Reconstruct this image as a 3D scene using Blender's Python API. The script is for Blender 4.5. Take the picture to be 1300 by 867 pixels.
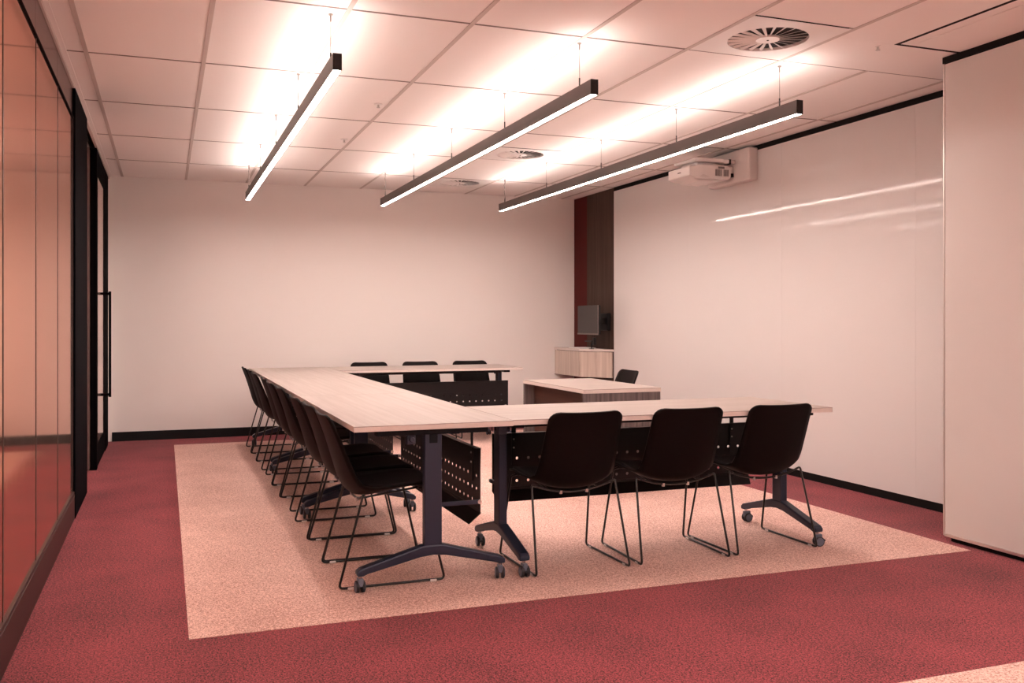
import bpy, bmesh, math, random
from mathutils import Vector, Matrix
random.seed(7)
for o in list(bpy.data.objects): bpy.data.objects.remove(o)
SC = bpy.context.scene
COL = SC.collection

# ------------------------------------------------------------------ camera
CAM_Z = 1.2054; YAW = 0.3638
cam = bpy.data.cameras.new('camera'); cam.sensor_width = 36.0; cam.lens = 36.0 * 1191.2 / 1300.0
cam.shift_x = -12.4 / 1300.0; cam.shift_y = -26.1 / 1300.0; cam.clip_start = 0.05
co = bpy.data.objects.new('camera', cam); COL.objects.link(co)
co.location = (0, 0, CAM_Z); co.rotation_euler = (math.pi / 2, 0, -YAW)
SC.camera = co
# ------------------------------------------------------------------ world, exposure
w = bpy.data.worlds.new('world'); SC.world = w; w.use_nodes = True
w.node_tree.nodes['Background'].inputs[0].default_value = (0.9, 0.7, 0.62, 1)
w.node_tree.nodes['Background'].inputs[1].default_value = 0.05
vs = SC.view_settings
vs.view_transform = 'Standard'; vs.look = 'None'; vs.exposure = 2.2; vs.gamma = 1.0; vs.use_curve_mapping = False
LIGHT = (1.0, 0.835, 0.755)      # warm pink linear pendants
UP_STRENGTH = 9.8; DOWN_STRENGTH = 19.0

# ------------------------------------------------------------------ room numbers
XL, XR, YB, YF, CZ = -0.511, 4.574, 10.227, -3.95, 2.654
GX, GY = -0.3955, 4.3667       # ceiling grid origin, 0.6 x 1.2 m tiles
TZ = 0.745                     # table height

# ------------------------------------------------------------------ materials
MATS = {}
def nt(name):
    m = bpy.data.materials.new(name); m.use_nodes = True
    return m, m.node_tree.nodes, m.node_tree.links, m.node_tree.nodes['Principled BSDF']
def plain(name, col, rough=0.5, metal=0.0, spec=0.5, bump=0.0, bscale=200, var=0.0, coat=0.0):
    m, n, l, p = nt(name)
    p.inputs['Base Color'].default_value = (*col, 1); p.inputs['Roughness'].default_value = rough
    p.inputs['Metallic'].default_value = metal; p.inputs['Specular IOR Level'].default_value = spec
    p.inputs['Coat Weight'].default_value = coat
    tc = n.new('ShaderNodeTexCoord')
    ns = n.new('ShaderNodeTexNoise'); ns.inputs['Scale'].default_value = bscale; ns.inputs['Detail'].default_value = 3
    l.new(tc.outputs['Object'], ns.inputs['Vector'])
    if var > 0:
        mr = n.new('ShaderNodeMixRGB'); mr.blend_type = 'MIX'
        l.new(ns.outputs['Fac'], mr.inputs['Fac'])
        mr.inputs[1].default_value = (*[c * (1 - var) for c in col], 1)
        mr.inputs[2].default_value = (*[min(1, c * (1 + var)) for c in col], 1)
        l.new(mr.outputs[0], p.inputs['Base Color'])
    if bump > 0:
        b = n.new('ShaderNodeBump'); b.inputs['Strength'].default_value = bump; b.inputs['Distance'].default_value = 0.002
        l.new(ns.outputs['Fac'], b.inputs['Height']); l.new(b.outputs['Normal'], p.inputs['Normal'])
    MATS[name] = m; return m
def carpet(name, dark, light, seed):
    m, n, l, p = nt(name)
    p.inputs['Roughness'].default_value = 0.95; p.inputs['Specular IOR Level'].default_value = 0.1
    p.inputs['Sheen Weight'].default_value = 0.15; p.inputs['Sheen Roughness'].default_value = 0.5
    tc = n.new('ShaderNodeTexCoord')
    def noise(s, d):
        x = n.new('ShaderNodeTexNoise'); x.noise_dimensions = '4D'; x.inputs['W'].default_value = seed
        x.inputs['Scale'].default_value = s; x.inputs['Detail'].default_value = d
        l.new(tc.outputs['Object'], x.inputs['Vector']); return x
    a, b, c = noise(170, 2), noise(75, 2), noise(2.2, 3)
    s1 = n.new('ShaderNodeMath'); s1.operation = 'MULTIPLY_ADD'; l.new(a.outputs['Fac'], s1.inputs[0]); s1.inputs[1].default_value = 0.62
    s2 = n.new('ShaderNodeMath'); s2.operation = 'MULTIPLY_ADD'; l.new(b.outputs['Fac'], s2.inputs[0]); s2.inputs[1].default_value = 0.25
    s3 = n.new('ShaderNodeMath'); s3.operation = 'MULTIPLY'; l.new(c.outputs['Fac'], s3.inputs[0]); s3.inputs[1].default_value = 0.13
    l.new(s3.outputs[0], s2.inputs[2]); l.new(s2.outputs[0], s1.inputs[2])
    r = n.new('ShaderNodeValToRGB'); r.color_ramp.elements[0].position = 0.43; r.color_ramp.elements[1].position = 0.575
    r.color_ramp.elements[0].color = (*dark, 1); r.color_ramp.elements[1].color = (*light, 1)
    l.new(s1.outputs[0], r.inputs['Fac']); l.new(r.outputs['Color'], p.inputs['Base Color'])
    bp = n.new('ShaderNodeBump'); bp.inputs['Strength'].default_value = 0.5; bp.inputs['Distance'].default_value = 0.003
    l.new(a.outputs['Fac'], bp.inputs['Height']); l.new(bp.outputs['Normal'], p.inputs['Normal'])
    MATS[name] = m; return m
def wood(name, dark, light, axis, scale=30, stretch=0.03, rough=0.45, spec=0.4):
    m, n, l, p = nt(name)
    p.inputs['Roughness'].default_value = rough; p.inputs['Specular IOR Level'].default_value = spec
    tc = n.new('ShaderNodeTexCoord'); mp = n.new('ShaderNodeMapping')
    sc = [scale, scale, scale]; sc[axis] = scale * stretch
    mp.inputs['Scale'].default_value = sc
    l.new(tc.outputs['Object'], mp.inputs['Vector'])
    ns = n.new('ShaderNodeTexNoise'); ns.inputs['Scale'].default_value = 1.0; ns.inputs['Detail'].default_value = 6; ns.inputs['Roughness'].default_value = 0.6
    l.new(mp.outputs[0], ns.inputs['Vector'])
    r = n.new('ShaderNodeValToRGB'); r.color_ramp.elements[0].position = 0.32; r.color_ramp.elements[1].position = 0.68
    r.color_ramp.elements[0].color = (*dark, 1); r.color_ramp.elements[1].color = (*light, 1)
    l.new(ns.outputs['Fac'], r.inputs['Fac']); l.new(r.outputs['Color'], p.inputs['Base Color'])
    MATS[name] = m; return m
def emit(name, col, strength):
    m, n, l, p = nt(name)
    p.inputs['Base Color'].default_value = (0.9, 0.85, 0.8, 1); p.inputs['Roughness'].default_value = 0.5
    p.inputs['Emission Color'].default_value = (*col, 1); p.inputs['Emission Strength'].default_value = strength
    MATS[name] = m; return m

plain('wall_paint', (0.86, 0.815, 0.79), 0.75, bump=0.05, bscale=400)
plain('ceiling_tile', (0.91, 0.86, 0.84), 0.9, spec=0.2, bump=0.25, bscale=260, var=0.07)
plain('ceiling_plaster', (0.89, 0.84, 0.82), 0.85, spec=0.2, bump=0.05, bscale=300)
plain('cross_tee', (0.20, 0.15, 0.135), 0.6)
plain('grid_rail', (0.56, 0.48, 0.45), 0.5)
plain('shadow_black', (0.005, 0.003, 0.003), 0.8, spec=0.2)
plain('skirting_black', (0.004, 0.004, 0.005), 0.5, spec=0.3)
plain('frame_black', (0.003, 0.0025, 0.003), 0.8, spec=0.015, bump=0.03, bscale=300)
plain('frame_navy', (0.003, 0.003, 0.0045), 0.75, spec=0.02, bump=0.03, bscale=300)
plain('whiteboard', (0.69, 0.66, 0.65), 0.06, spec=0.22, coat=0.0)
plain('partition', (0.66, 0.62, 0.60), 0.35, spec=0.35)
plain('aluminium', (0.75, 0.70, 0.68), 0.35, metal=0.9)
plain('lamp_body', (0.135, 0.115, 0.11), 0.42, metal=0.5)
plain('lamp_cap', (0.006, 0.004, 0.004), 0.5)
plain('wire', (0.32, 0.28, 0.26), 0.4, metal=0.8)
plain('chair_shell', (0.0050, 0.0024, 0.0024), 0.55, spec=0.12, bump=0.05, bscale=500)
plain('seat_fabric', (0.016, 0.013, 0.015), 0.75, spec=0.25, bump=0.3, bscale=700)
plain('chair_rod', (0.004, 0.003, 0.003), 0.28, spec=0.5)
plain('glide_clear', (0.75, 0.70, 0.68), 0.2)
plain('bolt_steel', (0.65, 0.62, 0.60), 0.3, metal=0.9)
plain('table_leg', (0.019, 0.026, 0.052), 0.38, metal=0.2, bump=0.04, bscale=500)
plain('leg_cap', (0.003, 0.0035, 0.006), 0.6, spec=0.2)
plain('panel_steel', (0.0065, 0.005, 0.006), 0.42, spec=0.35)
plain('caster_grey', (0.11, 0.13, 0.18), 0.35)
plain('caster_tyre', (0.012, 0.012, 0.018), 0.5)
plain('caster_chrome', (0.45, 0.45, 0.5), 0.25, metal=1.0)
plain('red_panel', (0.085, 0.009, 0.007), 0.6, spec=0.15)
plain('monitor_screen', (0.02, 0.016, 0.014), 0.3)
plain('monitor_bezel', (0.2, 0.17, 0.16), 0.4, metal=0.4)
plain('plastic_black', (0.003, 0.0025, 0.003), 0.45)
plain('paper', (0.88, 0.84, 0.82), 0.8)
plain('projector_white', (0.80, 0.75, 0.73), 0.4)
plain('projector_grey', (0.20, 0.17, 0.165), 0.5)
plain('projector_mount', (0.72, 0.66, 0.64), 0.5)
plain('vent_white', (0.82, 0.78, 0.76), 0.45)
plain('vent_dark', (0.02, 0.016, 0.016), 0.8)
carpet('carpet_red', (0.042, 0.002, 0.004), (0.40, 0.062, 0.080), 1.0)
carpet('carpet_tan', (0.46, 0.24, 0.195), (0.92, 0.64, 0.56), 5.0)
wood('oak_x', (0.355, 0.29, 0.26), (0.435, 0.37, 0.34), 0)
wood('oak_z', (0.50, 0.40, 0.34), (0.70, 0.60, 0.53), 2, scale=26)
plain('oak_edge', (0.72, 0.64, 0.60), 0.5, var=0.05, bscale=60)
wood('dark_oak_z', (0.045, 0.026, 0.019), (0.085, 0.053, 0.041), 2, scale=45, spec=0.15, rough=0.6)
wood('grey_oak_z', (0.075, 0.062, 0.062), (0.19, 0.16, 0.157), 2, scale=60)
wood('brown_oak_y', (0.05, 0.02, 0.014), (0.10, 0.045, 0.033), 1, scale=25)

def copper_glass():
    m, n, l, p = nt('copper_glass')
    tc = n.new('ShaderNodeTexCoord'); mp = n.new('ShaderNodeMapping'); mp.inputs['Scale'].default_value = (1, 60, 0.6)
    l.new(tc.outputs['Object'], mp.inputs['Vector'])
    ns = n.new('ShaderNodeTexNoise'); ns.inputs['Scale'].default_value = 1.0; ns.inputs['Detail'].default_value = 4
    l.new(mp.outputs[0], ns.inputs['Vector'])
    r = n.new('ShaderNodeMapRange'); r.inputs['To Min'].default_value = 0.05; r.inputs['To Max'].default_value = 0.13
    l.new(ns.outputs['Fac'], r.inputs['Value']); l.new(r.outputs[0], p.inputs['Roughness'])
    p.inputs['Base Color'].default_value = (1.0, 0.80, 0.70, 1); p.inputs['Metallic'].default_value = 0.9
    p.inputs['Specular IOR Level'].default_value = 0.5; p.inputs['Specular Tint'].default_value = (0.9, 0.6, 0.5, 1)
    MATS['copper_glass'] = m
copper_glass()
plain('copper_rail', (0.045, 0.028, 0.024), 0.4, metal=0.4, spec=0.3)
plain('copper_header', (0.11, 0.045, 0.038), 0.25, metal=0.7)
plain('door_glass', (0.62, 0.40, 0.36), 0.12, metal=0.5)
emit('diffuser_down', LIGHT, DOWN_STRENGTH)
emit('diffuser_up', LIGHT, UP_STRENGTH)

# ------------------------------------------------------------------ mesh helpers
class MB:
    def __init__(s): s.v = []; s.f = []
    def add(s, vs, fs):
        k = len(s.v); s.v += [tuple(v) for v in vs]; s.f += [tuple(i + k for i in f) for f in fs]; return s
    def box(s, x0, x1, y0, y1, z0, z1):
        return s.add([(x0, y0, z0), (x1, y0, z0), (x1, y1, z0), (x0, y1, z0), (x0, y0, z1), (x1, y0, z1), (x1, y1, z1), (x0, y1, z1)],
                     [(3, 2, 1, 0), (4, 5, 6, 7), (0, 1, 5, 4), (1, 2, 6, 5), (2, 3, 7, 6), (3, 0, 4, 7)])
    def prism(s, pts, axis, a, b):
        """extrude a 2D polygon along axis from a to b; pts given in the other two axes in order"""
        def mk(p, t):
            if axis == 0: return (t, p[0], p[1])
            if axis == 1: return (p[0], t, p[1])
            return (p[0], p[1], t)
        n = len(pts); vs = [mk(p, a) for p in pts] + [mk(p, b) for p in pts]
        fs = [tuple(range(n - 1, -1, -1)), tuple(range(n, 2 * n))] + [(i, (i + 1) % n, n + (i + 1) % n, n + i) for i in range(n)]
        return s.add(vs, fs)
    def cyl(s, c, r, h, axis=2, n=16, r2=None):
        r2 = r if r2 is None else r2; vs = []
        for k, (t, rr) in enumerate(((-h / 2, r), (h / 2, r2))):
            for i in range(n):
                a = 2 * math.pi * i / n; q = [rr * math.cos(a), rr * math.sin(a)]; q.insert(axis, t)
                vs.append((c[0] + q[0], c[1] + q[1], c[2] + q[2]))
        fs = [tuple(range(n - 1, -1, -1)), tuple(range(n, 2 * n))] + [(i, (i + 1) % n, n + (i + 1) % n, n + i) for i in range(n)]
        return s.add(vs, fs)
    def tube(s, pts, r, n=8, closed=False):
        P = [Vector(p) for p in pts]; m = len(P); vs = []; up = None
        for i in range(m):
            if closed: t = (P[(i + 1) % m] - P[i - 1])
            else: t = P[min(i + 1, m - 1)] - P[max(i - 1, 0)]
            t.normalize()
            if up is None:
                up = Vector((0, 0, 1)) if abs(t.z) < 0.9 else Vector((1, 0, 0))
            a = (up - t * up.dot(t)).normalized(); b = t.cross(a); up = a
            for k in range(n):
                ang = 2 * math.pi * k / n; vs.append(P[i] + r * (math.cos(ang) * a + math.sin(ang) * b))
        fs = []
        for i in range(m if closed else m - 1):
            j = (i + 1) % m
            for k in range(n): fs.append((i * n + k, i * n + (k + 1) % n, j * n + (k + 1) % n, j * n + k))
        if not closed: fs += [tuple(range(n - 1, -1, -1)), tuple(range((m - 1) * n, m * n))]
        return s.add(vs, fs)
    def mesh(s, name, bevel=0.0, seg=2, smooth=False):
        me = bpy.data.meshes.new(name); me.from_pydata(s.v, [], s.f); me.update()
        bm = bmesh.new(); bm.from_mesh(me)
        bmesh.ops.recalc_face_normals(bm, faces=bm.faces)
        if bevel > 0:
            es = [e for e in bm.edges if len(e.link_faces) == 2 and e.calc_face_angle(0) > 0.6]
            bmesh.ops.bevel(bm, geom=es, offset=bevel, segments=seg, affect='EDGES', profile=0.5, clamp_overlap=True)
        bm.to_mesh(me); bm.free()
        if smooth:
            for p in me.polygons: p.use_smooth = True
        return me
def fillet(pts, r, n=5, closed=False):
    """round the corners of a polyline"""
    P = [Vector(p) for p in pts]; out = []; m = len(P)
    for i in range(m):
        if not closed and i in (0, m - 1): out.append(P[i]); continue
        a, b, c = P[i - 1], P[i], P[(i + 1) % m]
        d1 = (a - b); d2 = (c - b); rr = min(r, d1.length * 0.45, d2.length * 0.45)
        p1 = b + d1.normalized() * rr; p2 = b + d2.normalized() * rr
        for k in range(n + 1):
            t = k / n; out.append(p1 * (1 - t) ** 2 + b * 2 * t * (1 - t) + p2 * t ** 2)
    return out
def link(name, me, mat, parent=None, loc=(0, 0, 0), rz=0):
    o = bpy.data.objects.new(name, me); COL.objects.link(o)
    if mat and not me.materials: me.materials.append(MATS[mat])
    o.location = loc; o.rotation_euler = (0, 0, rz)
    if parent: o.parent = parent
    return o
def put(name, mb, mat, parent=None, bevel=0.0, smooth=False, loc=(0, 0, 0), rz=0, seg=2):
    return link(name, mb.mesh(name, bevel, seg, smooth), mat, parent, loc, rz)
def box(name, b, mat, parent=None, bevel=0.0, seg=2): return put(name, MB().box(*b), mat, parent, bevel, seg=seg)
def empty(name, loc=(0, 0, 0), rz=0, parent=None):
    o = bpy.data.objects.new(name, None); COL.objects.link(o); o.location = loc; o.rotation_euler = (0, 0, rz)
    o.empty_display_size = 0.1
    if parent: o.parent = parent
    return o
def tag(o, label=None, cat=None, group=None, kind=None):
    if label: o['label'] = label
    if cat: o['category'] = cat
    if group: o['group'] = group
    if kind: o['kind'] = kind
    return o
def copy_tree(o, parent=None):
    c = o.copy(); COL.objects.link(c); c.parent = parent
    for ch in list(o.children): copy_tree(ch, c)
    return c
def struct(o, label=None): return tag(o, label, None, None, 'structure')

# ================================================================== THE SETTING
fl = struct(box('floor', (XL - 0.1, XR + 0.1, YF, YB + 0.1, -0.10, 0.0), 'carpet_red'), 'dark red speckled carpet floor with tan carpet areas')
tag(box('carpet_area', (0.0865, 3.955, 3.765, 9.72, 0.0, 0.0015), 'carpet_tan', fl), 'tan carpet area under the tables')
tag(box('carpet_area', (0.0865, 3.955, -3.4, 2.472, 0.0, 0.0015), 'carpet_tan', fl), 'tan carpet area in the foreground')
struct(box('wall_back', (XL - 0.1, XR + 0.1, YB, YB + 0.1, 0, CZ + 0.1), 'wall_paint'), 'plain off-white painted back wall')
struct(box('wall_front', (XL - 0.1, XR + 0.1, YF - 0.1, YF, 0, CZ + 0.1), 'wall_paint'), 'plain off-white painted wall facing the back wall')
wr = struct(box('wall_right', (XR, XR + 0.1, YF, YB, 0, CZ + 0.1), 'wall_paint'), 'right wall behind the whiteboard and the dark panels')
struct(box('baseboard_back', (XL + 0.02, XR, YB - 0.014, YB, 0.0, 0.092), 'skirting_black', bevel=0.002), 'black skirting along the back wall')
struct(box('baseboard_right', (XR - 0.006, XR, YF, 9.17, 0.0, 0.055), 'shadow_black'), 'black recessed plinth under the whiteboard')
tag(box('wood_panel', (XR - 0.014, XR, 9.173, 9.862, 0.0, CZ - 0.004), 'dark_oak_z', wr, 0.001), 'dark brown timber panel')
tag(box('red_panel', (XR - 0.012, XR, 9.866, YB, 0.0, CZ - 0.004), 'red_panel', wr, 0.001), 'dark red panel')
struct(box('shade_strip_1', (XR - 0.012, XR, YF, 9.17, 2.615, CZ), 'shadow_black'), 'black strip painted in as the shadow gap above the whiteboard')  # solid strip, its black stands in for the shade of the gap

# ---- ceiling: backing, tiles, rails
cl = struct(box('ceiling', (XL - 0.1, XR + 0.1, YF, YB + 0.1, CZ + 0.02, CZ + 0.1), 'shadow_black'), 'white tiled suspended ceiling')
us = [XL] + [GX + 0.6 * k for k in range(9)] + [XR]
vsn = []; v = GY + 1.2 * 5
while v > YF: vsn.append(v); v -= 1.2
vsn = [YB] + [v for v in vsn if v < YB] + [YF]; vsn = vsn[::-1]
tile_cache = {}
VENTS = [(2.9045, GY - 0.3), (2.9045, GY + 1.2 * 3 - 0.3), (2.9045, GY + 1.2 * 4 + 0.3)]
def tile(x0, x1, y0, y1, mat='ceiling_tile', name='ceiling_tile'):
    key = (round(x1 - x0, 3), round(y1 - y0, 3), mat)
    hx, hy = (x1 - x0) / 2 - 0.004, (y1 - y0) / 2 - 0.006
    if key not in tile_cache:
        tile_cache[key] = MB().box(-hx, hx, -hy, hy, 0, 0.016).mesh('ceiling_tile', 0.0012, 1)
    return link(name, tile_cache[key], mat, cl, ((x0 + x1) / 2, (y0 + y1) / 2, CZ + 0.002))
def minus_vents(x0, x1, y0, y1):
    out = [(y0, y1)]
    for vx, vy in VENTS:
        if x0 < vx < x1:
            nx = []
            for a, b in out:
                if a < vy < b:
                    if vy - 0.3 - a > 0.02: nx.append((a, vy - 0.3))
                    if b - vy - 0.3 > 0.02: nx.append((vy + 0.3, b))
                else: nx.append((a, b))
            out = nx
    return out
PL_X = us[7]      # plaster margin starts at this rail next to the partition
for i in range(len(us) - 1):
    for j in range(len(vsn) - 1):
        x0, x1, y0, y1 = us[i], us[i + 1], vsn[j], vsn[j + 1]
        if x0 >= PL_X - 0.01 and y1 <= GY + 0.01: continue
        for a, b in minus_vents(x0, x1, y0, y1): tile(x0, x1, a, b)
# plaster margin with a dark slot around a lower panel beside the sliding partition
SX, SY = 3.577, 3.905
def plaster(x0, x1, y0, y1, z=CZ): return box('plaster_sheet', (x0, x1, y0, y1, z, CZ + 0.018), 'ceiling_plaster', cl, 0.001)
plaster(PL_X + 0.004, XR, SY + 0.001, GY - 0.002); plaster(PL_X + 0.004, SX - 0.001, YF, SY)
plaster(SX + 0.022, XR, YF, SY - 0.02)
box('slot_shade', (SX - 0.001, SX + 0.022, YF, SY, CZ - 0.0003, CZ + 0.012), 'shadow_black', cl)  # flush black strips paint in the shade of the slot
box('slot_shade', (SX + 0.022, XR, SY - 0.02, SY + 0.001, CZ - 0.0003, CZ + 0.012), 'shadow_black', cl)
box('inner_panel', (SX + 0.09, XR, YF, SY - 0.075, CZ - 0.004, CZ - 0.0005), 'ceiling_plaster', cl, 0.001)
rail_cache = {}
for x in us[1:-1]:
    y0 = GY if x > PL_X + 0.1 else YF
    me = rail_cache.get(y0)
    if me is None: me = rail_cache[y0] = MB().box(-0.012, 0.012, y0, YB, -0.0015, 0.010).mesh('grid_rail', 0.0008, 1)
    link('grid_rail', me, 'grid_rail', cl, (x, 0, CZ))
tee_cache = {}
for v in vsn[1:-1]:
    for i in range(len(us) - 1):
        a, b = us[i] + 0.012, us[i + 1] - 0.012
        key = round(b - a, 3)
        if key not in tee_cache: tee_cache[key] = MB().box(-(b - a) / 2, (b - a) / 2, -0.008, 0.008, 0.0005, 0.010).mesh('cross_tee')
        if us[i] >= PL_X - 0.01 and v < GY - 0.01: continue
        link('cross_tee', tee_cache[key], 'cross_tee', cl, ((a + b) / 2, v, CZ))
# edge angle on the left
tr = struct(empty('trim_2'), 'white edge angle where the ceiling meets the glazed wall')
box('angle_flange', (XL - 0.02, XL + 0.022, YF, YB, CZ - 0.006, CZ - 0.001), 'ceiling_plaster', tr, 0.001)
box('angle_web', (XL - 0.02, XL - 0.002, YF, YB, CZ - 0.03, CZ - 0.006), 'grid_rail', tr, 0.001)

# ---- glazed left wall
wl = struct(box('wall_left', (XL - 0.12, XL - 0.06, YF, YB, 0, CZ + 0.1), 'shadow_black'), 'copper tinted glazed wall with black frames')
joints = [6.31 - 0.0]
ys = [6.30, 5.438, 4.552, 3.663]
while ys[-1] > YF: ys.append(ys[-1] - 0.888)
ys[-1] = YF
for a, b in zip(ys[1:], ys[:-1]):
    box('glass_pane', (XL - 0.022, XL - 0.010, a + 0.002, b - 0.002, 0.168, 2.432), 'copper_glass', wl)
    box('glazing_joint', (XL - 0.018, XL - 0.0085, b - 0.006, b + 0.006, 0.168, 2.432), 'copper_rail', wl)
box('base_rail', (XL - 0.05, XL, YF, 6.31, 0.0, 0.150), 'copper_rail', wl, 0.002)
box('base_bead', (XL - 0.05, XL - 0.002, YF, 6.31, 0.150, 0.168), 'copper_rail', wl, 0.002)
for a, b in zip(ys[1:], ys[:-1]):
    box('header_panel', (XL - 0.05, XL - 0.012, a + 0.002, b - 0.002, 2.445, CZ - 0.03), 'copper_header', wl, 0.001)
box('head_bead', (XL - 0.05, XL - 0.004, YF, 6.31, 2.432, 2.445), 'frame_black', wl)
box('steel_post', (XL - 0.06, XL + 0.004, 6.31, 7.24, 0.0, CZ - 0.03), 'frame_navy', wl, 0.003)
# ---- glazed sliding door in the left wall
dr = struct(empty('door_1', (XL, 8.6, 0)), 'black framed glass door with a long pull handle')
def dbox(name, b, mat, parent=dr, bevel=0.002): 
    x0, x1, y0, y1, z0, z1 = b
    return box(name, (x0, x1, y0 - 8.6, y1 - 8.6, z0, z1), mat, parent, bevel)
dbox('door_jamb', (-0.058, 0.0, 8.30, 8.42, 0.0, CZ - 0.05), 'frame_black')
dbox('door_jamb', (-0.055, 0.0, 9.50, 9.93, 0.0, CZ - 0.05), 'frame_black')
dbox('door_head', (-0.055, -0.002, 8.42, 9.50, 2.52, CZ - 0.05), 'frame_black')
leaf = dbox('door_leaf', (-0.03, -0.006, 8.42, 9.28, 0.20, 2.40), 'door_glass')
dbox('leaf_rail', (-0.035, -0.002, 8.42, 9.50, 0.01, 0.20), 'frame_black', dr)
dbox('leaf_rail', (-0.035, -0.002, 8.42, 9.50, 2.40, 2.52), 'frame_black', dr)
dbox('leaf_stile', (-0.035, -0.002, 9.28, 9.50, 0.20, 2.40), 'frame_black', dr)
dbox('side_light', (-0.058, -0.050, 7.24, 8.30, 0.02, CZ - 0.05), 'door_glass', dr)
hd = put('pull_handle', MB().box(0.058, 0.078, 0.28, 0.305, 0.545, 1.462).box(-0.03, 0.07, 0.28, 0.305, 0.555, 0.578).box(-0.03, 0.07, 0.28, 0.305, 1.430, 1.453), 'frame_black', dr)
dbox('side_post', (-0.055, -0.03, 9.93, YB, 0.0, CZ - 0.03), 'wall_paint')
# ---- whiteboard wall
wb = tag(empty('whiteboard', (XR, 6.5, 0)), 'glossy full height whiteboard covering the right wall', 'whiteboard')
bs = [9.17, 7.62, 6.205, 4.79, 3.4, 2.0, 0.5]
for a, b in zip(bs[1:], bs[:-1]):
    box('board_panel', (-0.012, -0.0005, a - 6.5 + 0.0006, b - 6.5 - 0.0006, 0.057, 2.612), 'whiteboard', wb)

# ---- sliding partition panel
sp = tag(empty('sliding_partition', (4.0, 3.0, 0)), 'tall pale sliding partition panel hanging from a black ceiling track', 'partition')
box('panel_face', (0.0, 0.09, -3.4, 0.985, 0.042, 2.612), 'partition', sp, 0.002)
box('edge_trim', (-0.004, 0.094, 0.985, 0.993, 0.030, 2.612), 'aluminium', sp, 0.001)
box('bottom_trim', (-0.004, 0.094, -3.4, 0.985, 0.026, 0.042), 'aluminium', sp, 0.001)
box('top_track', (-0.006, 0.10, -3.4, 0.995, 2.616, CZ - 0.0045), 'shadow_black', sp)
box('floor_seal', (0.016, 0.08, -3.4, 0.955, 0.0016, 0.026), 'shadow_black', sp)

# ================================================================== LAMPS
LY0, LY1, LZ0, LZ1, LW = 4.28, 9.19, 2.344, 2.42, 0.040
WIRE_Y = [4.46, 5.61, 6.79, 7.94, 9.06]
def make_lamp():
    L = empty('linear_pendant_lamp')
    h = LW / 2
    put('housing', MB().box(-h, -h + 0.003, LY0, LY1, LZ0, LZ1).box(h - 0.003, h, LY0, LY1, LZ0, LZ1).box(-h, h, LY0, LY1, LZ0 + 0.03, LZ0 + 0.034), 'lamp_body', L)
    box('diffuser', (-h + 0.003, h - 0.003, LY0, LY1, LZ0 + 0.0008, LZ0 + 0.006), 'diffuser_down', L)
    put('uplight_lens', MB().prism([(-h + 0.004, LZ1 - 0.013), (-0.004, LZ1 + 0.0015), (0.004, LZ1 + 0.0015), (h - 0.004, LZ1 - 0.013)], 1, LY0 + 0.002, LY1 - 0.002), 'diffuser_up', L)
    for a in ((LY0 - 0.003, LY0 + 0.001), (LY1 - 0.001, LY1 + 0.003)):
        box('end_cap', (-h - 0.0005, h + 0.0005, a[0], a[1], LZ0 - 0.0005, LZ1 + 0.0005), 'lamp_cap', L)
    for y in WIRE_Y:
        wv = put('suspension_wire', MB().cyl((0, 0, (LZ1 + CZ) / 2), 0.0016, CZ - LZ1, 2, 6), 'wire', L, loc=(0, y, 0))
        put('wire_grip', MB().cyl((0, 0, LZ1 + 0.025), 0.004, 0.05, 2, 8), 'lamp_cap', wv)
        put('ceiling_fitting', MB().cyl((0, 0, CZ - 0.004), 0.011, 0.006, 2, 12).cyl((0, 0, CZ - 0.021), 0.0045, 0.03, 2, 8), 'wire', wv)
    cord = [(0.004, WIRE_Y[-1] + 0.03, CZ)]
    for k in range(1, 9):
        t = k / 9; cord.append((0.004 + 0.006 * math.sin(k * 2.2), WIRE_Y[-1] + 0.03 - 0.02 * t + 0.006 * math.cos(k * 2.2), CZ + (LZ1 - CZ) * t))
    cord.append((0, WIRE_Y[-1] + 0.02, LZ1 - 0.003))
    put('power_cord', MB().tube(cord, 0.0022, 6), 'wire', L)
    return L
lamp0 = make_lamp()
LAMP_LABELS = ['long linear pendant lamp parallel to the copper glazed wall, nearest to it',
               'long linear pendant lamp in the middle of three parallel lamps',
               'long linear pendant lamp nearest the whiteboard and projector']
for i, x in enumerate((0.733, 2.020, 3.265)):
    o = lamp0 if i == 0 else copy_tree(lamp0)
    o.location = (x, 0, 0); tag(o, LAMP_LABELS[i], 'lamp', 'linear pendant lamps')
ADDED_LAMPS = True
if ADDED_LAMPS:   # lamp copies added out of view to brighten the foreground carpet
    for x, lab in ((0.733, 'beside the glazed wall'), (2.020, 'in the middle of three'), (3.265, 'beside the sliding partition')):
        o = copy_tree(lamp0); o.location = (x, -7.25, 0)
        tag(o, 'added unseen pendant lamp brightening the foreground carpet area, ' + lab, 'lamp', 'added lamps brightening the foreground carpet')

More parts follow.
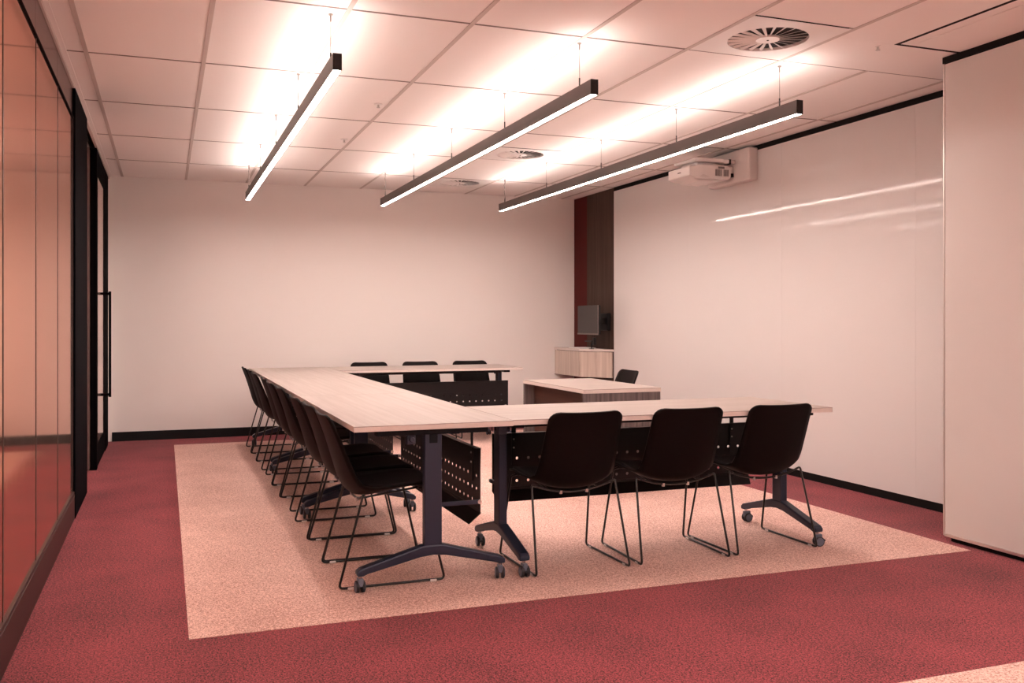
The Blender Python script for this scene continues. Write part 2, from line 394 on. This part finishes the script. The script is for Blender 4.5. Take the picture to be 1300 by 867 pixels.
# ================================================================== CEILING VENTS
def make_vent():
    V = empty('ceiling_vent')
    m = MB(); n = 48; R = 0.205
    # square plate with a round hole
    ring = [(R * math.cos(2 * math.pi * i / n), R * math.sin(2 * math.pi * i / n)) for i in range(n)]
    def sq(a):
        c, s_ = math.cos(a), math.sin(a); k = 0.296 / max(abs(c), abs(s_)); return (c * k, s_ * k)
    outer = [sq(2 * math.pi * i / n) for i in range(n)]
    vs_ = [(x, y, 0) for x, y in ring] + [(x, y, 0) for x, y in outer] + [(x, y, 0.02) for x, y in ring]
    fs_ = [(i, n + i, n + (i + 1) % n, (i + 1) % n) for i in range(n)] + [(i, (i + 1) % n, 2 * n + (i + 1) % n, 2 * n + i) for i in range(n)]
    put('face_plate', m.add(vs_, fs_), 'vent_white', V)
    put('plenum', MB().cyl((0, 0, 0.018), R + 0.01, 0.004, 2, 48), 'vent_dark', V)
    bl = MB(); 
    a0 = 0.0
    pts = [(0.055, -0.006), (R, -0.012), (R, 0.010), (0.055, 0.003)]
    bl.add([(0.055, -0.004, 0.001), (R, -0.011, 0.003), (R, 0.008, 0.009), (0.055, 0.004, 0.006), (0.055, -0.004, -0.001), (R, -0.011, 0.001), (R, 0.008, 0.007), (0.055, 0.004, 0.004)],
           [(0, 1, 2, 3), (7, 6, 5, 4), (0, 4, 5, 1), (1, 5, 6, 2), (2, 6, 7, 3), (3, 7, 4, 0)])
    bme = bl.mesh('vane')
    for k in range(22):
        link('vane', bme, 'vent_white', V, rz=2 * math.pi * k / 22)
    hb = put('hub', MB().cyl((0, 0, 0.003), 0.060, 0.012, 2, 32), 'vent_white', V, 0.002)
    put('hub_screw', MB().cyl((0, 0, -0.004), 0.006, 0.003, 2, 10), 'vent_dark', hb)
    return V
vent0 = make_vent()
VL = ['round swirl ceiling vent in a square plate close to the dark ceiling slot', 'round swirl ceiling vent between the middle lamp and the lamp by the projector',
      'round swirl ceiling vent close to the back wall']
for i, (x, y) in enumerate(VENTS):
    o = vent0 if i == 0 else copy_tree(vent0)
    o.location = (x, y, CZ); tag(o, VL[i], 'vent', 'swirl ceiling vents')
for i, (x, y, lab) in enumerate([(1.335, 6.20, 'small sprinkler head on the ceiling beside the middle lamp'), (1.34, 7.50, 'small sprinkler head on the ceiling closer to the back wall'),
                                 (3.51, 3.89 + 0.06, 'tiny sprinkler head beside the dark ceiling slot')]):
    s_ = tag(empty('sprinkler_head', (x, y, CZ)), lab, 'sprinkler', 'ceiling sprinkler heads')
    put('escutcheon', MB().cyl((0, 0, -0.002), 0.028 if i < 2 else 0.014, 0.006, 2, 20), 'vent_white', s_, 0.001)
    put('deflector', MB().cyl((0, 0, -0.014), 0.006, 0.02, 2, 10).cyl((0, 0, -0.024), 0.012, 0.003, 2, 12), 'bolt_steel', s_)

# ================================================================== TABLES
def perforated(L, z0, z1, fold, thick=0.0016):
    """modesty panel lying in the XZ plane with three rows of round holes and a bent bottom edge"""
    pitch = 0.066; ncol = int((L - 0.06) / pitch); xs0 = -ncol * pitch / 2
    rows = [0.352, 0.412, 0.472]; r = 0.0080; ch = 0.06
    v = []; f = []
    def q(pts):
        k = len(v); v.extend(pts); f.append(tuple(range(k, k + len(pts))))
    y = 0
    def rect(x0, x1, a, b): q([(x0, y, a), (x1, y, a), (x1, y, b), (x0, y, b)])
    zb, zt = rows[0] - ch / 2, rows[-1] + ch / 2
    rect(-L / 2, L / 2, zt, z1); rect(-L / 2, L / 2, fold, zb)
    rect(-L / 2, xs0, zb, zt); rect(-xs0, L / 2, zb, zt)
    for zc in rows:
        for i in range(ncol):
            xc = xs0 + (i + 0.5) * pitch
            hx, hz = pitch / 2, ch / 2
            hole = [(xc + r * math.cos(math.pi / 8 + k * math.pi / 4), zc + r * math.sin(math.pi / 8 + k * math.pi / 4)) for k in range(8)]
            cor = [(xc + hx, zc + hz), (xc - hx, zc + hz), (xc - hx, zc - hz), (xc + hx, zc - hz)]
            # top, left, bottom, right
            for k, (c0, c1) in enumerate(((cor[0], cor[1]), (cor[1], cor[2]), (cor[2], cor[3]), (cor[3], cor[0]))):
                h0, h1 = hole[(2 * k + 1) % 8], hole[(2 * k + 2) % 8]
                q([(c0[0], y, c0[1]), (c1[0], y, c1[1]), (h1[0], y, h1[1]), (h0[0], y, h0[1])])
                h2 = hole[2 * k]
                q([(c0[0], y, c0[1]), (h0[0], y, h0[1]), (h2[0], y, h2[1])])
    # bent bottom strip, leaning back under the table with clipped ends
    q([(-L / 2, 0, fold), (L / 2, 0, fold), (L / 2 - 0.02, -0.05, z0), (-L / 2 + 0.02, -0.05, z0)])
    q([(-L / 2, 0, z1), (L / 2, 0, z1), (L / 2, -0.025, z1), (-L / 2, -0.025, z1)])
    me = bpy.data.meshes.new('modesty_panel'); me.from_pydata([tuple(p) for p in v], [], f); me.update()
    bm = bmesh.new(); bm.from_mesh(me); bmesh.ops.remove_doubles(bm, verts=bm.verts, dist=1e-5)
    bmesh.ops.solidify(bm, geom=bm.faces[:], thickness=thick)
    bm.to_mesh(me); bm.free(); return me
def make_table(L, ca, D=0.74, inset=0.07):
    """long side along X, modesty panel on the +Y side"""
    T = empty('folding_table')
    put('table_top', MB().box(-L / 2 + .0012, L / 2 - .0012, -D / 2, D / 2, TZ - 0.0035, TZ), 'oak_x', T, 0.001, seg=1)
    put('edge_core', MB().box(-L / 2 + .0016, L / 2 - .0016, -D / 2 + 0.0006, D / 2 - 0.0006, TZ - 0.025, TZ - 0.0037), 'oak_edge', T, 0.001, seg=1)
    lx = L / 2 - inset
    for y in (-0.12, 0.12):
        put('support_beam', MB().box(-lx + 0.03, lx - 0.03, y - 0.02, y + 0.02, TZ - 0.062, TZ - 0.0255), 'panel_steel', T, 0.002)
    for sx in (-1, 1):
        lg = put('leg_column', MB().box(sx * lx - 0.022, sx * lx + 0.022, -0.041, 0.041, 0.165, TZ - 0.045), 'table_leg', T, 0.006)
        put('column_cap', MB().box(sx * (lx + 0.0215) - 0.003, sx * (lx + 0.0215) + 0.003, -0.018, 0.020, TZ - 0.092, TZ - 0.052), 'leg_cap', lg, 0.002)
        put('head_bracket', MB().box(sx * lx - 0.03, sx * lx + 0.03, -0.26, 0.26, TZ - 0.052, TZ - 0.0255), 'leg_cap', T, 0.003)
        put('tilt_latch', MB().box(sx * lx - 0.05, sx * lx - 0.005, -0.115, -0.075, TZ - 0.098, TZ - 0.05).cyl((sx * lx, -0.095, TZ - 0.075), 0.012, 0.03, 0, 14), 'table_leg', T, 0.003)
        top = [(-0.345, 0.078), (-0.348, 0.098), (-0.33, 0.112), (-0.045, 0.192), (0.045, 0.192), (0.33, 0.112), (0.348, 0.098), (0.345, 0.078)]
        bot = [(0.318, 0.078), (0.30, 0.086), (0.06, 0.140), (0.0, 0.146), (-0.06, 0.140), (-0.30, 0.086), (-0.318, 0.078)]
        put('foot', MB().prism(top + bot, 0, sx * lx - 0.026, sx * lx + 0.026), 'table_leg', T, 0.007)
        for sy in (-1, 1):
            a = ca[(sx + 1) // 2] + random.uniform(-0.25, 0.25)
            cs = put('caster', MB().box(-0.012, 0.012, -0.016, 0.026, 0.030, 0.067), 'caster_grey', T, 0.005, loc=(sx * lx, sy * 0.328, 0), rz=a)
            put('caster_stem', MB().cyl((0, 0, 0.070), 0.0085, 0.022, 2, 12), 'caster_chrome', cs)
            for sw in (-1, 1):
                put('wheel', MB().cyl((sw * 0.013, 0.008, 0.0285), 0.027, 0.014, 0, 24), 'caster_tyre', cs, 0.003)
                put('wheel_cover', MB().cyl((sw * 0.0205, 0.008, 0.0285), 0.021, 0.004, 0, 24), 'caster_grey', cs, 0.001)
            put('brake_lever', MB().box(-0.010, 0.010, 0.030, 0.044, 0.028, 0.038), 'caster_tyre', cs, 0.003)
    pl = L - 0.22
    link('modesty_panel', perforated(pl, 0.252, 0.608, 0.302), 'panel_steel', T, (0, 0.245, 0))
    for sx in (-1, 1):
        x = sx * (lx - 0.03)
        put('panel_arm', MB().box(x - 0.006, x + 0.006, 0.02, 0.243, 0.352, 0.372), 'table_leg', T, 0.002)
        put('arm_bolt', MB().cyl((sx * (pl / 2 - 0.025), 0.2475, 0.360), 0.008, 0.008, 1, 12).cyl((x - sx * 0.0, 0.236, 0.362), 0.010, 0.016, 0, 12), 'bolt_steel', T)
        # hanging strap between beam and panel
        put('panel_strap', MB().box(sx * (pl / 2 - 0.12) - 0.012, sx * (pl / 2 - 0.12) + 0.012, 0.238, 0.2435, 0.44, TZ - 0.0255), 'panel_steel', T)
        for z in (0.53, 0.575):
            put('strap_screw', MB().cyl((sx * (pl / 2 - 0.12), 0.2365, z), 0.005, 0.004, 1, 10), 'bolt_steel', T)
    return T
TLX = 0.768 + 0.37
GT = 'perforated panel folding tables'
t0 = make_table(1.80, (math.pi / 2, math.pi / 2))
for i, (yc, lab) in enumerate(((4.065 + 0.9, 'light oak folding table, end table of the row beside the front table'), (4.065 + 2.7, 'light oak folding table in the middle of the row of three'),
                             (4.065 + 4.5, 'light oak folding table, end of the row nearest the back wall'))):
    o = t0 if i == 0 else copy_tree(t0)
    o.location = (TLX, yc, 0); o.rotation_euler.z = -math.pi / 2; tag(o, lab, 'table', GT)
tf = make_table(1.82, (math.pi, -math.pi / 2)); tf.location = (1.511 + 0.91, 4.085 + 0.37, 0)
tag(tf, 'light oak folding table with three black chairs beside the whiteboard, facing the back wall', 'table', GT)
tb = make_table(1.82, (0.3, 1.2), inset=0.125); tb.location = (1.511 + 0.91, 8.72 + 0.37, 0); tb.rotation_euler.z = math.pi
tag(tb, 'light oak folding table with three chairs against the back wall', 'table', GT)

# ================================================================== CHAIRS
def interp(tab, s):
    for (s0, *a), (s1, *b) in zip(tab[:-1], tab[1:]):
        if s <= s1:
            t = (s - s0) / (s1 - s0) if s1 > s0 else 0
            t = max(0, min(1, t)); return [x + (y - x) * t for x, y in zip(a, b)]
    return list(tab[-1][1:])
def catmull(P, n):
    out = []
    for i in range(len(P) - 1):
        p0, p1, p2, p3 = P[max(i - 1, 0)], P[i], P[i + 1], P[min(i + 2, len(P) - 1)]
        for k in range(n):
            t = k / n
            out.append(tuple(0.5 * ((2 * b) + (-a + c) * t + (2 * a - 5 * b + 4 * c - d) * t * t + (-a + 3 * b - 3 * c + d) * t ** 3) for a, b, c, d in zip(p0, p1, p2, p3)))
    out.append(P[-1]); return out
# y, z, half width, edge lift
PROF = [(0.238, 0.420, 0.196, 0.004), (0.222, 0.438, 0.206, 0.006), (0.16, 0.440, 0.216, 0.014), (0.07, 0.424, 0.221, 0.028), (-0.03, 0.403, 0.221, 0.044), (-0.105, 0.395, 0.216, 0.056),
        (-0.160, 0.415, 0.209, 0.062), (-0.193, 0.470, 0.203, 0.056), (-0.216, 0.545, 0.199, 0.044), (-0.241, 0.630, 0.196, 0.034), (-0.268, 0.710, 0.193, 0.028), (-0.292, 0.773, 0.191, 0.024)]
def shell_mesh(name, i0, i1, inset, off, r_end, nu=14, thick=0.010):
    P = catmull(PROF[i0:i1], 4)
    d = [0.0]
    for a, b in zip(P[:-1], P[1:]): d.append(d[-1] + math.hypot(b[0] - a[0], b[1] - a[1]))
    tot = d[-1]; rows = []
    # extra rows close to the ends for round corners
    ss = sorted(set([round(x, 5) for x in d] + [0.004, 0.012, 0.024, 0.04, tot - 0.004, tot - 0.012, tot - 0.024, tot - 0.04]))
    tab = [(dd, *p) for dd, p in zip(d, P)]
    v = []; f = []
    for s in ss:
        y, z, hw, lift = interp(tab, s)
        y2, z2, _, _ = interp(tab, min(tot, s + 0.004)); y1, z1, _, _ = interp(tab, max(0, s - 0.004))
        ty, tz = y2 - y1, z2 - z1; ln = math.hypot(ty, tz); ny, nz = tz / ln, -ty / ln   # seat: up, back: forward
        hw -= inset; e = min(s, tot - s)
        if e < r_end: hw -= r_end - math.sqrt(max(0, r_end ** 2 - (r_end - e) ** 2))
        full = hw
        for k in range(nu + 1):
            u = -1 + 2 * k / nu; x = hw * u
            uu = abs(x) / 0.21
            L = lift * uu ** 2.4 + off
            v.append((x, y + ny * L, z + nz * L))
    m = nu + 1
    for i in range(len(ss) - 1):
        for k in range(nu): f.append((i * m + k, i * m + k + 1, (i + 1) * m + k + 1, (i + 1) * m + k))
    me = bpy.data.meshes.new(name); me.from_pydata(v, [], f); me.update()
    bm = bmesh.new(); bm.from_mesh(me)
    bmesh.ops.recalc_face_normals(bm, faces=bm.faces)
    bmesh.ops.solidify(bm, geom=bm.faces[:], thickness=thick)
    bmesh.ops.recalc_face_normals(bm, faces=bm.faces)
    bm.to_mesh(me); bm.free()
    for p in me.polygons: p.use_smooth = True
    return me
def make_chair():
    C = empty('sled_base_chair')
    link('seat_shell', shell_mesh('seat_shell', 0, len(PROF), 0.0, 0.0, 0.05), 'chair_shell', C)
    link('seat_pad', shell_mesh('seat_pad', 0, 7, 0.018, 0.009, 0.06, thick=0.012), 'seat_fabric', C)
    R = 0.0057
    for sx in (-1, 1):
        path = [(sx * 0.196, -0.128, 0.407), (sx * 0.224, -0.130, 0.418), (sx * 0.246, -0.245, R + 0.003), (sx * 0.246, 0.245, R + 0.003), (sx * 0.222, 0.150, 0.418), (sx * 0.190, 0.148, 0.424)]
        put('sled_leg', MB().tube(fillet(path, 0.022, 5), R, 8), 'chair_rod', C, smooth=True)
        for y in (-0.19, 0.19):
            put('glide', MB().box(sx * 0.246 - 0.007, sx * 0.246 + 0.007, y - 0.016, y + 0.016, 0.0, 0.012), 'glide_clear', C, 0.003)
    rear = [(x, -0.128 - 0.0 * x, 0.372 + 0.035 * (abs(x) / 0.2) ** 2) for x in [(-0.2 + 0.4 * k / 12) for k in range(13)]]
    put('cross_rod', MB().tube(rear, R, 8), 'chair_rod', C, smooth=True)
    front = [(x, 0.148, 0.416 + 0.010 * (abs(x) / 0.2) ** 2) for x in [(-0.2 + 0.4 * k / 8) for k in range(9)]]
    put('cross_rod', MB().tube(front, R, 8), 'chair_rod', C, smooth=True)
    for x in (-0.07, 0.07):
        put('shell_bolt', MB().cyl((x, -0.128, 0.372), 0.008, 0.016, 2, 10), 'bolt_steel', C)
        put('side_rod', MB().tube([(x * 1.9, -0.128, 0.386), (x * 1.9, 0.148, 0.420)], R * 0.9, 8), 'chair_rod', C)
    return C
chair0 = make_chair(); used = [False]
def chair(x, y, rz, label, group):
    o = copy_tree(chair0) if used[0] else chair0
    used[0] = True
    o.location = (x, y, 0.0016); o.rotation_euler = (0, 0, rz); tag(o, label, 'chair', group); return o
LG = 'chairs along the row of three tables'
pos = ['first chair of the long row, at the free table end', 'second chair of the long row from the free table end', 'third chair of the long row from the free table end',
       'fourth chair of the long row, first at its middle table', 'fifth chair of the long row, centred on the middle table', 'sixth chair of the long row, last at its middle table',
       'third chair of the long row from the back wall', 'second chair of the long row from the back wall', 'last chair of the long row, nearest the back wall']
LY = [4.447, 4.955, 5.463, 6.274, 6.780, 7.286, 8.030, 8.538, 9.046]
LJ = [0, 0, 0, 0, 0, 0, 0, 0, 0]
for i, y in enumerate(LY):
    lab = 'black sled base chair, ' + pos[i]
    chair(0.975 + (0.004 if i % 2 else -0.004), y, -math.pi / 2 + math.radians(LJ[i]), lab, LG)
FG = 'chairs at the front table'
for x, rz, lab in ((1.868, 1.0, 'black sled base chair at the front table, beside its junction with the long row'), (2.442, -2.0, 'black sled base chair in the middle of the front table'),
                   (2.978, 0.5, 'black sled base chair at the front table end next to the whiteboard')):
    chair(x, 4.324, math.radians(rz), lab, FG)
BG = 'chairs between the back table and the back wall'
for x, lab in ((1.985, 'black chair behind the back table, closest to the long row of tables'), (2.53, 'black chair in the middle behind the back table'),
               (3.08, 'black chair behind the back table, closest to the dark corner panels')):
    chair(x, 9.40, math.pi, lab, BG)
chair(3.53, 7.36, math.pi / 2 + math.radians(-2), 'single dark chair behind the teacher desk by the whiteboard', None)

# ================================================================== TEACHER DESK
DX0, DX1, DY0, DY1, DZ = 2.70, 3.305, 5.89, 7.07, 0.731
dk = tag(empty('teacher_desk', (DX0, DY0, 0)), 'teacher desk with pale oak top and grey timber sides standing inside the table ring', 'desk')
w_, l_ = DX1 - DX0, DY1 - DY0
box('desk_top', (0, w_, 0, l_, DZ - 0.004, DZ), 'oak_x', dk, 0.001, 1)
box('top_core', (0.001, w_ - 0.001, 0.001, l_ - 0.001, DZ - 0.028, DZ - 0.0042), 'oak_edge', dk, 0.001, 1)
for a, b in ((0.004, 0.03), (l_ - 0.03, l_ - 0.004)):
    box('end_panel', (0.004, w_ - 0.004, a, b, 0.0, DZ - 0.0285), 'grey_oak_z', dk, 0.001, 1)
box('front_panel', (0.09, 0.108, 0.0305, l_ - 0.0305, 0.10, DZ - 0.0285), 'brown_oak_y', dk)

# ================================================================== CORNER CABINET
cb = tag(empty('wall_cabinet', (XR, 9.6, 0)), 'pale oak wall hung cabinet in the back corner below the monitor', 'cabinet')
def cpoly(e): return [(-0.266 - e, 0.62), (-0.266 - e, -0.085 - e * 0.4), (-0.135 - e * 0.5, -0.262 - e), (-0.0145, -0.432 - e), (-0.0145, 0.62)]
put('cabinet_body', MB().prism(cpoly(-0.02), 2, 0.588, 0.862), 'oak_z', cb)
put('cabinet_top', MB().prism(cpoly(0.006), 2, 0.870, 0.895), 'oak_edge', cb, 0.001, seg=1)
box('shadow_gap', (-0.24, -0.0145, -0.05, 0.62, 0.862, 0.870), 'shadow_black', cb)  # black infill colours in the shade under the cabinet top
def slab(name, a, b, t, z0, z1, mat, par):
    a = Vector((*a, 0)); b = Vector((*b, 0)); d = (b - a).normalized(); nrm = Vector((d.y, -d.x, 0))
    if nrm.x > 0: nrm = -nrm
    a2 = a + d * 0.002; b2 = b - d * 0.002
    return put(name, MB().prism([(a2.x, a2.y), (b2.x, b2.y), ((b2 + nrm * t).x, (b2 + nrm * t).y), ((a2 + nrm * t).x, (a2 + nrm * t).y)], 2, z0, z1), mat, par)
pts = cpoly(-0.0195)
for a, b in zip(pts[0:3], pts[1:4]): slab('cabinet_door', a, b, 0.018, 0.585, 0.864, 'oak_z', cb)
papers = tag(empty('paper_stack', (XR - 0.14, 9.72, 0.895)), 'small stack of white paper lying on the wall cabinet', 'paper')
for k in range(3):
    put('sheet', MB().box(-0.10, 0.10, -0.145, 0.145, 0.0005 + 0.004 * k, 0.004 + 0.004 * k), 'paper', papers, rz=math.radians([0, 4, -3][k]))

# ================================================================== MONITOR on wall arm
mo = tag(empty('monitor', (4.37, 9.40, 0)), 'flat dark monitor on a black wall arm in front of the dark timber panel', 'monitor')
put('screen', MB().box(-0.016, -0.012, -0.262, 0.262, 1.072, 1.372), 'monitor_screen', mo, 0.001, seg=1)
put('back_shell', MB().box(-0.012, 0.018, -0.266, 0.266, 1.058, 1.376), 'plastic_black', mo, 0.006)
put('bezel', MB().box(-0.018, -0.010, -0.268, 0.268, 1.054, 1.070).box(-0.018, -0.010, -0.268, -0.262, 1.07, 1.377), 'monitor_bezel', mo, 0.001, seg=1)
put('mount_head', MB().box(0.018, 0.05, -0.10, 0.03, 1.14, 1.27), 'plastic_black', mo, 0.004)
put('wall_plate', MB().box(0.15, 0.1895, -0.16, 0.02, 1.10, 1.29), 'plastic_black', mo, 0.004)
put('mount_arm', MB().box(0.045, 0.155, -0.11, -0.07, 1.17, 1.235).box(0.05, 0.155, -0.03, 0.0, 1.185, 1.22), 'plastic_black', mo, 0.004)
dv = tag(empty('cable_box', (4.42, 9.44, 0.895)), 'small black connection box on a stalk between monitor and cabinet', 'cable box')
put('stalk', MB().tube([(0.0, 0.0, 0.0), (0.0, 0.0, 0.05), (0.02, 0.02, 0.09)], 0.006, 8), 'plastic_black', dv)
put('box_body', MB().box(0.0, 0.03, -0.06, -0.015, 0.045, 0.125).box(-0.01, 0.02, -0.03, 0.16, 0.078, 0.092), 'plastic_black', dv, 0.003)
put('base', MB().cyl((0, 0, 0.003), 0.03, 0.006, 2, 20), 'plastic_black', dv)

# ================================================================== PROJECTOR
pj = tag(empty('projector', (4.035, 6.72, 2.40)), 'white short throw projector on a wall bracket above the whiteboard', 'projector')
sec = [(0.0, 0.005), (0.0, 0.085), (0.06, 0.085), (0.075, 0.105), (0.36, 0.105), (0.40, 0.085), (0.40, 0.005), (0.37, -0.015), (0.06, -0.015)]
put('projector_body', MB().prism(sec, 1, 0.0, 0.35), 'projector_white', pj, 0.008)
put('lens_bulge', MB().prism([(0.05, -0.014), (0.10, -0.036), (0.26, -0.036), (0.34, -0.014)], 1, 0.02, 0.30), 'projector_white', pj, 0.008)
put('lens_recess', MB().prism([(0.09, -0.002), (0.13, 0.022), (0.20, -0.002)], 1, -0.0015, 0.02), 'projector_mount', pj)
gr = put('vent_grille', MB().box(0.245, 0.375, -0.0012, 0.004, 0.012, 0.068).box(0.275, 0.335, -0.0012, 0.004, 0.074, 0.092), 'projector_grey', pj)
for k in range(12):
    x = 0.25 + 0.0104 * k
    if k == 6: put('grille_bar', MB().box(x - 0.003, x + 0.009, -0.004, 0.0, 0.010, 0.070), 'projector_white', gr)
    else: put('grille_bar', MB().box(x, x + 0.0018, -0.003, 0.0, 0.012, 0.068), 'projector_white', gr)
put('badge', MB().box(-0.0012, 0.002, 0.14, 0.19, 0.040, 0.050), 'projector_grey', pj)
put('top_tray', MB().prism([(0.05, 0.128), (0.05, 0.152), (0.07, 0.158), (0.33, 0.158), (0.33, 0.128)], 1, 0.0, 0.34), 'projector_white', pj, 0.006)
put('tray_neck', MB().box(0.10, 0.30, 0.05, 0.30, 0.10, 0.129), 'projector_mount', pj, 0.003)
put('mount_arm', MB().box(0.325, 0.46, 0.0, 0.08, 0.122, 0.154).box(0.325, 0.46, 0.20, 0.26, 0.122, 0.154).box(0.38, 0.46, 0.03, 0.16, 0.03, 0.10), 'projector_mount', pj, 0.003)
put('arm_joint', MB().box(0.380, 0.398, -0.004, 0.084, 0.116, 0.158), 'plastic_black', pj, 0.002)
put('arm_joint', MB().box(0.415, 0.446, 0.02, 0.20, 0.015, 0.045), 'plastic_black', pj, 0.002)
put('wall_bracket', MB().box(0.437, 0.5265, -0.20, 0.42, -0.035, 0.235), 'projector_mount', pj, 0.012)
